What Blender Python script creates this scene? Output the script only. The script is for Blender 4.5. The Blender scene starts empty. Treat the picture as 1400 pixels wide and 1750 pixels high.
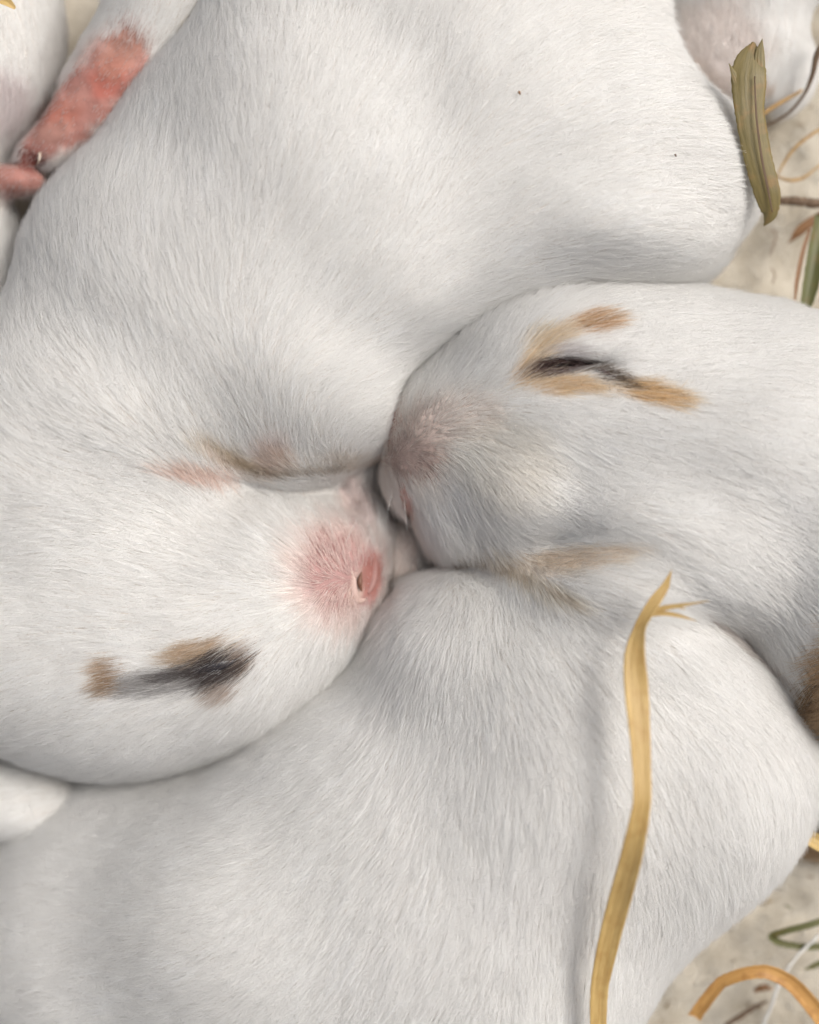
import bpy, math
import numpy as np

# ------------------------------------------------------------------ units
# The model is measured in "u" (1 u = 0.0857 mm); the kits are life size.
S = 8.57e-5
CX, CY = 700.0, 875.0
ZC, ZR = 3000.0, 400.0          # camera height, height of the reference plane (u)
D = ZC - ZR

def W(p):                        # u -> metres (y axis of the layout points down)
    p = np.asarray(p, float)
    return np.stack([(p[..., 0] - CX) * S, -(p[..., 1] - CY) * S, p[..., 2] * S], -1)

def P(x, y, z):                  # layout position seen at (x, y) when lying at height z
    k = (ZC - z) / D
    return np.array([CX + (x - CX) * k, CY + (y - CY) * k, z])

def proj(p):
    k = D / (ZC - p[..., 2])
    return CX + (p[..., 0] - CX) * k, CY + (p[..., 1] - CY) * k

# ------------------------------------------------------------------ camera, sky, sun
sc = bpy.context.scene
cam = bpy.data.cameras.new('camera'); co = bpy.data.objects.new('camera', cam)
sc.collection.objects.link(co); sc.camera = co
co.location = (0, 0, ZC * S)
cam.sensor_fit = 'HORIZONTAL'; cam.sensor_width = 36.0; cam.lens = 36.0 * D / 1400.0
cam.clip_start = 0.005; cam.clip_end = 20
cam.dof.use_dof = True; cam.dof.focus_distance = (ZC - 360) * S; cam.dof.aperture_fstop = 7.5

SUN_EL, SUN_AZ = math.radians(56), math.radians(28)      # azimuth measured from +x (right) towards +y
w = bpy.data.worlds.new("World"); sc.world = w; w.use_nodes = True
nt = w.node_tree; sky = nt.nodes.new('ShaderNodeTexSky'); sky.sky_type = 'NISHITA'
sky.sun_disc = False; sky.sun_elevation = SUN_EL; sky.sun_rotation = math.radians(90) - SUN_AZ
sky.air_density = 0.6; sky.dust_density = 6.0; sky.ozone_density = 0.3
hs = nt.nodes.new('ShaderNodeHueSaturation'); hs.inputs['Saturation'].default_value = 0.35   # bright overcast
nt.links.new(sky.outputs[0], hs.inputs['Color']); nt.links.new(hs.outputs[0], nt.nodes['Background'].inputs[0])
nt.nodes['Background'].inputs[1].default_value = 0.15

sun = bpy.data.lights.new('sun', 'SUN'); so = bpy.data.objects.new('sun', sun)
sc.collection.objects.link(so)
sun.energy = 1.2; sun.angle = math.radians(25); sun.color = (1.0, 0.955, 0.89)
from mathutils import Vector
sd = Vector((math.cos(SUN_EL) * math.cos(SUN_AZ), math.cos(SUN_EL) * math.sin(SUN_AZ), math.sin(SUN_EL)))
so.rotation_euler = sd.to_track_quat('Z', 'Y').to_euler(); so.location = sd * 0.6

vs = sc.view_settings; vs.view_transform = 'Standard'; vs.look = 'None'; vs.gamma = 1.0
vs.exposure = 0.05; vs.use_curve_mapping = False
cy = sc.cycles
cy.max_bounces = 10; cy.diffuse_bounces = 5; cy.glossy_bounces = 3; cy.transmission_bounces = 8
cy.transparent_max_bounces = 8
cy.use_denoising = True
sc.cycles_curves.shape = 'RIBBONS'

rng = np.random.default_rng(7)

# ------------------------------------------------------------------ helpers
_tab = np.random.default_rng(3).uniform(-1, 1, 65536)
def _h(i, j, k):
    return _tab[(i * 73856093 ^ j * 19349663 ^ k * 83492791) & 65535]
def vnoise(p, scale, seed=0):
    q = p / scale + 1000.0 + seed * 17.3
    i = np.floor(q).astype(np.int64); f = q - i; f = f * f * (3 - 2 * f)
    r = 0
    for a in (0, 1):
        for b in (0, 1):
            for c in (0, 1):
                wt = (f[..., 0] if a else 1 - f[..., 0]) * (f[..., 1] if b else 1 - f[..., 1]) * (f[..., 2] if c else 1 - f[..., 2])
                r = r + wt * _h(i[..., 0] + a, i[..., 1] + b, i[..., 2] + c)
    return r

def sstep(x):
    x = np.clip(x, 0, 1); return x * x * (3 - 2 * x)

def E(x, y, z, rx, ry, rz, rot=0.0, k=60.0, sub=False):
    c = P(x, y, z); m = (ZC - z - 0.3 * rz) / D
    return dict(c=c, r=np.array([rx * m, ry * m, rz * 1.0]), rot=math.radians(rot), k=k, sub=sub)

def f_ell(e, X, Y, Z):
    x = X - e['c'][0]; y = Y - e['c'][1]; z = Z - e['c'][2]
    c, s = math.cos(e['rot']), math.sin(e['rot'])
    x, y = c * x + s * y, -s * x + c * y
    r = e['r']
    k0 = np.sqrt((x / r[0]) ** 2 + (y / r[1]) ** 2 + (z / r[2]) ** 2) + 1e-9
    k1 = np.sqrt((x / r[0] ** 2) ** 2 + (y / r[1] ** 2) ** 2 + (z / r[2] ** 2) ** 2) + 1e-9
    return k0 * (k0 - 1) / k1

def smin(a, b, k):
    h = np.clip(0.5 + 0.5 * (b - a) / k, 0, 1)
    return b * (1 - h) + a * h - k * h * (1 - h)

def field(prims):
    if isinstance(prims[0], list):
        g = [field(p) for p in prims]
        def f2(X, Y, Z):
            c = P(1020, 1000, 380)
            k = 15 + 125 * np.exp(-((X - c[0]) / 170) ** 2 - ((Y - c[1]) / 120) ** 2)
            return smin(g[0](X, Y, Z), g[1](X, Y, Z), k)
        return f2
    def f(X, Y, Z):
        d = None
        for e in prims:
            q = f_ell(e, X, Y, Z)
            if d is None: d = q
            elif e['k'] == 'neck': d = smin(d, q, 34 + 130 / (1 + np.exp((X - 420) / 55.0)))
            elif e['sub']: d = -smin(-d, q, e['k'])
            else: d = smin(d, q, e['k'])
        return d
    return f

def surface_nets(f, lo, hi, h):
    ax = [np.arange(lo[i], hi[i] + h, h) for i in range(3)]
    G = np.meshgrid(*ax, indexing='ij'); F = f(*G)
    n = F.shape; s = F < 0
    cnt = np.zeros([m - 1 for m in n]); acc = [np.zeros_like(cnt) for _ in range(3)]
    cor = [(a, b, c) for a in (0, 1) for b in (0, 1) for c in (0, 1)]
    def sl(o): return tuple(slice(o[i], n[i] - 1 + o[i]) for i in range(3))
    for A in cor:
        for i in range(3):
            if A[i]: continue
            B = list(A); B[i] = 1
            fa, fb = F[sl(A)], F[sl(B)]
            m = (fa < 0) != (fb < 0)
            t = np.where(m, fa / np.where(m, fa - fb, 1), 0)
            for j in range(3):
                acc[j] += m * (A[j] + (t if j == i else 0))
            cnt += m
    act = cnt > 0
    idx = -np.ones(cnt.shape, int); idx[act] = np.arange(act.sum())
    ii = np.argwhere(act)
    V = np.stack([(ii[:, j] + acc[j][act] / cnt[act]) * h + lo[j] for j in range(3)], -1)
    faces = []
    for i in range(3):
        j, k = (i + 1) % 3, (i + 2) % 3
        sA = [slice(None)] * 3; sB = [slice(None)] * 3
        sA[i] = slice(0, n[i] - 1); sB[i] = slice(1, n[i])
        ch = s[tuple(sA)] != s[tuple(sB)]
        pts = np.argwhere(ch)
        ok = (pts[:, j] > 0) & (pts[:, k] > 0) & (pts[:, j] < n[j] - 1) & (pts[:, k] < n[k] - 1)
        pts = pts[ok]
        inside = s[tuple(pts.T)]
        q = []
        for dj, dk in ((1, 1), (0, 1), (0, 0), (1, 0)):
            c = pts.copy(); c[:, j] -= dj; c[:, k] -= dk
            q.append(idx[tuple(c.T)])
        q = np.stack(q, -1)
        q[~inside] = q[~inside][:, ::-1]
        faces.append(q)
    faces = np.concatenate(faces)
    # pull the vertices onto the surface
    for _ in range(2):
        d, N = grad(f, V, 1.5)
        V = V - N * np.clip(d, -h, h)[:, None]
    return V, faces

def grad(f, V, e=1.5):
    x, y, z = V[:, 0], V[:, 1], V[:, 2]
    d = f(x, y, z)
    g = np.stack([f(x + e, y, z) - f(x - e, y, z), f(x, y + e, z) - f(x, y - e, z), f(x, y, z + e) - f(x, y, z - e)], -1)
    return d, g / (np.linalg.norm(g, axis=1, keepdims=True) + 1e-9)

def link(o, parent=None, name=None):
    sc.collection.objects.link(o)
    if parent is not None:
        o.parent = parent
        o.matrix_parent_inverse = parent.matrix_basis.inverted() if False else o.matrix_parent_inverse
    return o

def mesh(name, V, F, mat, parent=None, smooth=True, col=None, uv=None, origin=None):
    me = bpy.data.meshes.new(name)
    Wv = W(V)
    if origin is None: origin = np.zeros(3)
    Wv = Wv - origin
    F = np.asarray(F)
    me.from_pydata(Wv.tolist(), [], F.tolist())
    me.materials.append(mat)
    if smooth: me.polygons.foreach_set('use_smooth', np.ones(len(me.polygons), bool))
    if col is not None:
        a = me.color_attributes.new('col', 'FLOAT_COLOR', 'POINT')
        c4 = np.ones((len(V), 4), 'f'); c4[:, :3] = col
        a.data.foreach_set('color', c4.ravel())
    if uv is not None:
        u = me.attributes.new('uvp', 'FLOAT_VECTOR', 'POINT')
        u3 = np.zeros((len(V), 3), 'f'); u3[:, :2] = uv
        u.data.foreach_set('vector', u3.ravel())
    me.update()
    o = bpy.data.objects.new(name, me); sc.collection.objects.link(o)
    if parent is not None: o.parent = parent
    else: o.location = origin
    return o

def tag(o, label, cat, group=None, kind=None):
    if label: o['label'] = label
    if cat: o['category'] = cat
    if group: o['group'] = group
    if kind: o['kind'] = kind
    return o

def thing(name, label, cat, origin, group=None):
    o = bpy.data.objects.new(name, None); sc.collection.objects.link(o)
    o.empty_display_size = 0.01; o.location = origin
    return tag(o, label, cat, group)

# ------------------------------------------------------------------ materials
def new_mat(name):
    m = bpy.data.materials.new(name); m.use_nodes = True
    m.node_tree.nodes.clear(); return m, m.node_tree
def N(nt, t, **kw):
    n = nt.nodes.new(t)
    for k, v in kw.items():
        if k in n.inputs.keys(): n.inputs[k].default_value = v
        else: setattr(n, k, v)
    return n

def fur_mat():
    m, nt = new_mat('fur'); L = nt.links.new
    at = N(nt, 'ShaderNodeAttribute', attribute_name='col')
    df = N(nt, 'ShaderNodeBsdfDiffuse'); tr = N(nt, 'ShaderNodeBsdfTranslucent')
    hr = N(nt, 'ShaderNodeBsdfHair', component='Reflection')
    hr.inputs['RoughnessU'].default_value = 0.35; hr.inputs['RoughnessV'].default_value = 0.6
    m1 = N(nt, 'ShaderNodeMixShader'); m1.inputs[0].default_value = 0.58
    m2 = N(nt, 'ShaderNodeMixShader'); m2.inputs[0].default_value = 0.07
    an = N(nt, 'ShaderNodeAttribute', attribute_name='lie')         # the coat's own slope: fine down scatters light like a soft surface
    ge = N(nt, 'ShaderNodeNewGeometry')
    mv = N(nt, 'ShaderNodeMix', data_type='VECTOR'); mv.inputs[0].default_value = 0.12
    L(an.outputs['Vector'], mv.inputs[4]); L(ge.outputs['Normal'], mv.inputs[5])
    nz = N(nt, 'ShaderNodeVectorMath', operation='NORMALIZE'); L(mv.outputs[1], nz.inputs[0])
    L(nz.outputs[0], df.inputs['Normal'])
    L(at.outputs['Color'], df.inputs[0]); L(at.outputs['Color'], tr.inputs[0]); L(at.outputs['Color'], hr.inputs[0])
    L(df.outputs[0], m1.inputs[1]); L(tr.outputs[0], m1.inputs[2])
    L(m1.outputs[0], m2.inputs[1]); L(hr.outputs[0], m2.inputs[2])
    L(m2.outputs[0], N(nt, 'ShaderNodeOutputMaterial').inputs[0])
    return m

def skin_mat():
    m, nt = new_mat('skin'); L = nt.links.new
    at = N(nt, 'ShaderNodeAttribute', attribute_name='col')
    b = N(nt, 'ShaderNodeBsdfPrincipled', Roughness=0.6); b.inputs['Specular IOR Level'].default_value = 0.2
    no = N(nt, 'ShaderNodeTexNoise', Scale=900.0, Detail=4.0)
    tc = N(nt, 'ShaderNodeTexCoord'); L(tc.outputs['Object'], no.inputs['Vector'])
    bp = N(nt, 'ShaderNodeBump', Strength=0.5, Distance=0.0004); L(no.outputs[0], bp.inputs['Height'])
    L(bp.outputs[0], b.inputs['Normal']); L(at.outputs['Color'], b.inputs['Base Color'])
    L(b.outputs[0], N(nt, 'ShaderNodeOutputMaterial').inputs[0])
    return m

def plain(name, col, rough=0.5, spec=0.5):
    m, nt = new_mat(name)
    b = N(nt, 'ShaderNodeBsdfPrincipled', Roughness=rough); b.inputs['Base Color'].default_value = (*col, 1)
    b.inputs['Specular IOR Level'].default_value = spec
    no = N(nt, 'ShaderNodeTexNoise', Scale=1500.0, Detail=3.0)
    tc = N(nt, 'ShaderNodeTexCoord'); nt.links.new(tc.outputs['Object'], no.inputs['Vector'])
    bp = N(nt, 'ShaderNodeBump', Strength=0.3, Distance=0.0003); nt.links.new(no.outputs[0], bp.inputs['Height'])
    nt.links.new(bp.outputs[0], b.inputs['Normal'])
    nt.links.new(b.outputs[0], N(nt, 'ShaderNodeOutputMaterial').inputs[0])
    return m

def hay_mat(name, dark, light, edge, rough=0.45, fibre=9.0, transl=0.2):
    """dry grass: fine fibres that run along the blade, blotches, a darker tip / rim"""
    m, nt = new_mat(name); L = nt.links.new
    at = N(nt, 'ShaderNodeAttribute', attribute_name='uvp')
    mp = N(nt, 'ShaderNodeMapping'); mp.inputs['Scale'].default_value = (fibre, 1.6, 1)
    n1 = N(nt, 'ShaderNodeTexNoise', Scale=1.0, Detail=6.0, Roughness=0.7)
    L(at.outputs['Vector'], mp.inputs[0]); L(mp.outputs[0], n1.inputs['Vector'])
    mp2 = N(nt, 'ShaderNodeMapping'); mp2.inputs['Scale'].default_value = (1.2, 3.5, 1)
    n2 = N(nt, 'ShaderNodeTexNoise', Scale=1.0, Detail=3.0)
    L(at.outputs['Vector'], mp2.inputs[0]); L(mp2.outputs[0], n2.inputs['Vector'])
    r1 = N(nt, 'ShaderNodeValToRGB')
    r1.color_ramp.elements[0].position = 0.3; r1.color_ramp.elements[0].color = (*dark, 1)
    r1.color_ramp.elements[1].position = 0.68; r1.color_ramp.elements[1].color = (*light, 1)
    L(n1.outputs[0], r1.inputs[0])
    r2 = N(nt, 'ShaderNodeValToRGB')
    r2.color_ramp.elements[0].position = 0.52; r2.color_ramp.elements[0].color = (0, 0, 0, 1)
    r2.color_ramp.elements[1].position = 0.75; r2.color_ramp.elements[1].color = (1, 1, 1, 1)
    L(n2.outputs[0], r2.inputs[0])
    mx = N(nt, 'ShaderNodeMix', data_type='RGBA')
    L(r2.outputs[0], mx.inputs[0]); L(r1.outputs[0], mx.inputs[6]); mx.inputs[7].default_value = (*edge, 1)
    b = N(nt, 'ShaderNodeBsdfPrincipled', Roughness=rough)
    L(mx.outputs[2], b.inputs['Base Color'])
    bp = N(nt, 'ShaderNodeBump', Strength=0.35, Distance=0.0003); L(n1.outputs[0], bp.inputs['Height']); L(bp.outputs[0], b.inputs['Normal'])
    t = N(nt, 'ShaderNodeBsdfTranslucent'); L(mx.outputs[2], t.inputs[0])
    ms = N(nt, 'ShaderNodeMixShader'); ms.inputs[0].default_value = transl
    L(b.outputs[0], ms.inputs[1]); L(t.outputs[0], ms.inputs[2])
    L(ms.outputs[0], N(nt, 'ShaderNodeOutputMaterial').inputs[0])
    return m

def cloth_mat():
    m, nt = new_mat('cloth'); L = nt.links.new
    tc = N(nt, 'ShaderNodeTexCoord')
    n1 = N(nt, 'ShaderNodeTexNoise', Scale=110.0, Detail=8.0, Roughness=0.7); L(tc.outputs['Object'], n1.inputs['Vector'])
    r = N(nt, 'ShaderNodeValToRGB')
    r.color_ramp.elements[0].position = 0.35; r.color_ramp.elements[0].color = (0.40, 0.35, 0.27, 1)
    r.color_ramp.elements[1].position = 0.62; r.color_ramp.elements[1].color = (0.59, 0.54, 0.45, 1)
    L(n1.outputs[0], r.inputs[0])
    wv = N(nt, 'ShaderNodeTexNoise', Scale=2600.0, Detail=2.0); L(tc.outputs['Object'], wv.inputs['Vector'])
    bp = N(nt, 'ShaderNodeBump', Strength=0.7, Distance=0.0005); L(wv.outputs[0], bp.inputs['Height'])
    b = N(nt, 'ShaderNodeBsdfPrincipled', Roughness=0.9)
    L(r.outputs[0], b.inputs['Base Color']); L(bp.outputs[0], b.inputs['Normal'])
    L(b.outputs[0], N(nt, 'ShaderNodeOutputMaterial').inputs[0])
    return m

M_FUR, M_SKIN, M_CLOTH = fur_mat(), skin_mat(), cloth_mat()
M_LID = plain('eyelid_skin', (0.055, 0.034, 0.03), 0.7, 0.15)
M_LID2 = plain('eyelid_skin_black', (0.02, 0.018, 0.022), 0.3)
M_CLAW = plain('claw', (0.62, 0.52, 0.42), 0.35)

# ------------------------------------------------------------------ the cloth
def cloth_h(x, y):
    p = np.stack([x, y, np.zeros_like(x)], -1)
    h = 30 * vnoise(p * [1, 0.55, 1], 260, 1) + 20 * vnoise(p, 110, 2) + 9 * vnoise(p, 45, 3)
    # diagonal folds of the blanket
    a = (x * 0.75 + y * 0.66)
    h = h + 10 * np.sin(a / 62.0 + 2.0 * vnoise(p, 300, 4))
    r = np.hypot(x - 700, y - 875); h = h * np.clip(1.6 - r / 4000, 0.15, 1)
    return h
gx = np.concatenate([np.linspace(-5000, -900, 40), np.linspace(-880, 2300, 260), np.linspace(2350, 6400, 40)])
gy = np.concatenate([np.linspace(-4800, -900, 40), np.linspace(-880, 2650, 290), np.linspace(2700, 6600, 40)])
GX, GY = np.meshgrid(gx, gy, indexing='ij')
V = np.stack([GX, GY, cloth_h(GX, GY)], -1).reshape(-1, 3)
nx, ny = len(gx), len(gy)
i = np.arange((nx - 1) * (ny - 1)); a = (i // (ny - 1)) * ny + i % (ny - 1)
F = np.stack([a, a + 1, a + ny + 1, a + ny], -1)
o = mesh('ground_cloth', V, F, M_CLOTH)
tag(o, None, None, kind='structure')

# ------------------------------------------------------------------ rabbits
WHITE = np.array([0.92, 0.913, 0.895])

def blobs(px, py, lst, jit):
    """list of soft patches of pigment and painted crease shade -> weights; (x, y, rx, ry, rot, colour, strength)"""
    out = []
    for (x, y, rx, ry, rot, c, st) in lst:
        a = math.radians(rot); dx = px - x; dy = py - y
        u = (math.cos(a) * dx + math.sin(a) * dy) / rx; v = (-math.sin(a) * dx + math.cos(a) * dy) / ry
        r = np.sqrt(u * u + v * v) + jit
        out.append((sstep(1.25 - r) if False else sstep((1.3 - r) / 0.75), np.array(c), st))
    return out

def flow_dir(px, py, arrows, power=3.0):
    A = np.array(arrows, float)
    d = A[:, 2:4] / np.linalg.norm(A[:, 2:4], axis=1, keepdims=True)
    ox = np.zeros_like(px); oy = np.zeros_like(px)
    for k in range(len(A)):
        wgt = 1.0 / (((px - A[k, 0]) ** 2 + (py - A[k, 1]) ** 2) + 40.0 ** 2) ** (power / 2)
        ox += wgt * d[k, 0]; oy += wgt * d[k, 1]
    n = np.hypot(ox, oy) + 1e-12
    return ox / n, oy / n

def make_fur(name, f, V, F, n, flow, paint, skinzones, parent, origin, bare=None, length=66.0, width=1.0, lift=0.25, base=WHITE, pinkhair=(0.80, 0.64, 0.58)):
    """roots spread evenly over the visible half of the coat, strands combed along the flow"""
    t1 = V[F[:, [0, 1, 2]]]; t2 = V[F[:, [0, 2, 3]]]; T = np.concatenate([t1, t2])
    cr = np.cross(T[:, 1] - T[:, 0], T[:, 2] - T[:, 0]); ar = np.linalg.norm(cr, axis=1) / 2
    cen = T.mean(1); _, nn = grad(f, cen)
    px, py = proj(cen)
    keep = (px > -120) & (px < 1520) & (py > -120) & (py < 1870) & (nn[:, 2] > -0.25)
    wgt = ar * keep
    N_ = int(n * min(1.0, 1.0))
    cdf = np.cumsum(wgt); cdf /= cdf[-1]
    fi = np.searchsorted(cdf, rng.random(N_))
    u = rng.random((N_, 2)); sq = np.sqrt(u[:, 0])
    R = T[fi, 0] * (1 - sq)[:, None] + T[fi, 1] * (sq * (1 - u[:, 1]))[:, None] + T[fi, 2] * (sq * u[:, 1])[:, None]
    d, Nn = grad(f, R, 4.0); R = R + Nn * np.clip(-d, 0, 3)[:, None]
    px, py = proj(R)
    jit = 0.22 * vnoise(R, 16, 5) + 0.14 * vnoise(R, 42, 6)
    # sparse / short zones
    Ls = np.ones(N_); keep = np.ones(N_, bool); pk = np.zeros(N_)
    for (x, y, rx, ry, rot, ls, dens, pink) in skinzones:
        a = math.radians(rot); dx = px - x; dy = py - y
        uu = (math.cos(a) * dx + math.sin(a) * dy) / rx; vv = (-math.sin(a) * dx + math.cos(a) * dy) / ry
        z = sstep((1.35 - np.hypot(uu, vv) - 0.7 * jit) / 0.75)
        Ls = Ls * (1 - z) + ls * z * np.minimum(1, Ls); keep &= rng.random(N_) > z * (1 - dens); pk = np.maximum(pk, z * pink)
    R, Nn, px, py, Ls, pk, jit = R[keep], Nn[keep], px[keep], py[keep], Ls[keep], pk[keep], jit[keep]
    m = len(R)
    fx, fy = flow_dir(px, py, flow)
    # combing waves and disorder
    ang = 0.20 * vnoise(R, 130, 7) + 0.13 * vnoise(R, 30, 8) + rng.normal(0, 0.09, m) + np.where(rng.random(m) < 0.03, rng.normal(0, 0.35, m), 0)
    c, s = np.cos(ang), np.sin(ang); fx, fy = c * fx - s * fy, s * fx + c * fy
    dv = np.stack([fx, fy, np.zeros(m)], -1)
    tv = dv - Nn * (dv * Nn).sum(1, keepdims=True)
    tn = np.linalg.norm(tv, axis=1, keepdims=True)
    alt = np.array([0, 0, -1.0]) - Nn * (-Nn[:, 2:3])
    tv = tv / (tn + 1e-6) * np.minimum(1, tn * 2.5) + alt * 0.25 * (1 - Nn[:, 2:3])
    tv /= np.linalg.norm(tv, axis=1, keepdims=True) + 1e-9
    # clumps
    cs = 11.0
    q = np.floor(R / cs).astype(np.int64); best = np.full(m, 1e9); bc = np.zeros((m, 3)); bid = np.zeros(m)
    for di in (-1, 0, 1):
        for dj in (-1, 0, 1):
            for dk in (-1, 0, 1):
                g = q + [di, dj, dk]
                ctr = (g + 0.5 + 0.45 * np.stack([_h(g[:, 0], g[:, 1], g[:, 2] + o_) for o_ in (11, 37, 71)], -1)) * cs
                dd = ((ctr - R) ** 2).sum(1); b = dd < best
                best = np.where(b, dd, best); bc[b] = ctr[b]
                bid = np.where(b, _h(g[:, 0] + 5, g[:, 1], g[:, 2]), bid)
    off = bc - R; off -= Nn * (off * Nn).sum(1, keepdims=True)
    Lh = length * Ls * rng.uniform(0.55, 1.12, m) * (1 + 0.12 * bid)
    Lh = np.maximum(Lh, 9)
    lf = lift * (1 + 0.10 * bid + rng.normal(0, 0.12, m)) + 0.35 * (1 - np.minimum(Ls, 1))
    K = 5; t = np.linspace(0, 1, K)
    pts = np.zeros((m, K, 3))
    cl = 0.05 + 0.3 * rng.random(m)
    bend = rng.normal(0, 0.07, (m, 3))
    for k in range(K):
        tt = t[k]
        pts[:, k] = (R + tv * (Lh * tt * (1 - 0.05 * tt))[:, None]
                     + Nn * (Lh * lf * (tt - 0.52 * tt * tt))[:, None]
                     + bend * (Lh * tt * tt)[:, None]
                     + off * (cl * tt ** 1.4 * np.minimum(1, Ls + 0.2))[:, None]) - Nn * (1.5 if k == 0 else 0)
    # let the strands follow the body: out of hollows, down over bulges
    for k in range(1, K):
        q = pts[:, k]; x, y, z = q[:, 0], q[:, 1], q[:, 2]; e = 3.0
        d0 = f(x, y, z)
        g = np.stack([f(x + e, y, z) - d0, f(x, y + e, z) - d0, f(x, y, z + e) - d0], -1)
        g /= np.linalg.norm(g, axis=1, keepdims=True) + 1e-9
        want = Lh * lf * (t[k] - 0.52 * t[k] ** 2) * 0.9 + 1.0
        push = np.where(d0 < want, want - d0, -0.35 * np.clip(d0 - want - 3, 0, 40))
        pts[:, k] = q + g * np.clip(push, -30, 45)[:, None]
    col = np.tile(base, (m, 1)).astype(float)
    shade = 1 + 0.035 * bid + rng.normal(0, 0.02, m) + 0.02 * vnoise(R, 60, 9)
    col *= shade[:, None]
    col += pk[:, None] * 0.6 * (np.array(pinkhair) - col)
    mx_, my_ = proj(pts[:, 2])          # a strand takes the colour of the patch its middle lies in
    for wt, cc, st in blobs(mx_, my_, paint, jit):
        wt = wt * st
        sel = rng.random(m) < 0.15
        wt = np.where(sel, wt * 0.5, wt)
        wt = 0.5 * wt + 0.5 * st * (rng.random(m) < wt / max(st, .01) * 0.95)
        col = col * (1 - wt[:, None]) + cc * (1 + rng.normal(0, 0.16, m))[:, None] * wt[:, None]
    col = np.clip(col, 0.01, 0.955)
    cv = bpy.data.hair_curves.new(name)
    cv.add_curves([K] * m)
    cv.attributes['position'].data.foreach_set('vector', (W(pts) - origin).astype('f').ravel())
    rad = np.array([0.9, 1.0, 0.9, 0.6, 0.12]) * S
    wd = width * rng.uniform(0.26, 0.52, m)
    ra = cv.attributes.new('radius', 'FLOAT', 'POINT'); ra.data.foreach_set('value', (wd[:, None] * rad[None]).astype('f').ravel())
    ca = cv.attributes.new('col', 'FLOAT_COLOR', 'CURVE'); c4 = np.ones((m, 4), 'f'); c4[:, :3] = col
    ca.data.foreach_set('color', c4.ravel())
    na = cv.attributes.new('lie', 'FLOAT_VECTOR', 'CURVE'); na.data.foreach_set('vector', (Nn * [1, -1, 1]).astype('f').ravel())
    cv.materials.append(M_FUR)
    o = bpy.data.objects.new(name, cv); sc.collection.objects.link(o); o.parent = parent
    return o

PINK = np.array([0.37, 0.22, 0.205])
def rabbit(label, cat, group, prims, lo, hi, n, flow, paint, zones, step=11, length=66, base=WHITE, skin_paint=(), lift=0.25, pink=PINK, pinkhair=(0.78, 0.57, 0.51), name='baby_rabbit', width=1.0):
    f0 = field(prims)
    def f(X, Y, Z):
        q = np.stack([X, Y, Z], -1)
        return f0(X, Y, Z)
    V, F = surface_nets(f, lo, hi, step)
    px, py = proj(V)
    jit = 0.2 * vnoise(V, 18, 5)
    col = np.tile(base * np.array([0.80, 0.755, 0.72]), (len(V), 1))     # thin pink skin under the coat
    pink_col = pink
    for (x, y, rx, ry, rot, ls, dens, pk_) in zones:
        for wt, cc, st in blobs(px, py, [(x, y, rx * 1.1, ry * 1.1, rot, pink_col, pk_)], jit):
            col = col * (1 - wt[:, None] * st) + cc * wt[:, None] * st
    for wt, cc, st in blobs(px, py, list(paint), jit):
        col = col * (1 - wt[:, None] * st) + cc * wt[:, None] * st
    for wt, cc, st in blobs(px, py, list(skin_paint), jit):
        col = col * (1 - wt[:, None] * st) + cc * wt[:, None] * st
    col = col * (1 + (0.22 * vnoise(V, 13, 12) + 0.15 * vnoise(V, 30, 13)) * np.clip(2.2 - 2.6 * col[:, 2] / base[2], 0, 1))[:, None]
    c = W(V.mean(0)); origin = np.array([c[0], c[1], 0.0])
    root = thing(name, label, cat, origin, group)
    mesh('body', V, F, M_SKIN, root, col=col, origin=origin)
    make_fur('fur', f, V, F, n, flow, paint, zones, root, origin, length=length, lift=lift, base=base, width=width, pinkhair=pinkhair)
    return root, f, origin

def on_surface(f, x, y, z0=900):
    """height of the coat under a layout point"""
    z = z0
    for _ in range(80):
        p = P(x, y, z); d = f(np.array([p[0]]), np.array([p[1]]), np.array([p[2]]))[0]
        if d < 0.5: break
        z -= max(d * 0.7, 0.5)
    return z

# ---- rabbit A: upper left, curled, head at the lower left pointing right
A_pr = [
    E(730, 60, 150, 420, 400, 268, k=60),
    E(925, 285, 160, 385, 215, 255, 6, k=120),
    E(350, 520, 175, 330, 325, 248, k=160),
    E(390, 265, 150, 200, 175, 190, k=70),
    E(740, 430, 190, 240, 160, 210, 15, k=120),
    E(535, 640, 210, 150, 150, 175, k=90),
    E(590, 715, 170, 85, 82, 140, k=60),
    E(590, 820, 60, 90, 60, 110, k=30),
    E(500, 790, 130, 90, 50, 150, k=60),
    E(1000, 415, 200, 200, 88, 228, 3, k=110),
    E(560, 320, 190, 180, 180, 215, k=140),
    E(480, 170, 180, 130, 140, 205, k=120),
    E(660, 520, 200, 110, 90, 190, k=100),
    E(500, 330, 165, 220, 270, 240, 20, k=140),
    E(80, 740, 190, 170, 200, 200, k=110),
    E(215, 740, 180, 170, 110, 215, 20, k=110),
    E(-120, 950, 150, 260, 300, 230, k=90),
    E(255, 1075, 165, 335, 238, 220, 0, k='neck'),
    E(160, 1120, 150, 250, 200, 195, 10, k=60),
    E(400, 1080, 170, 170, 165, 190, -25, k=60),
    E(480, 1010, 160, 165, 160, 185, -18, k=70),
    E(575, 975, 165, 85, 95, 120, -15, k=50),
    E(560, 1060, 150, 62, 66, 90, -30, k=40),
    E(60, 850, 230, 190, 120, 160, 0, k=110),
    E(10, 1365, 100, 140, 62, 70, 8, k=12),
    E(640, 895, 140, 18, 66, 46, -22, k=20),
]
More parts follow.
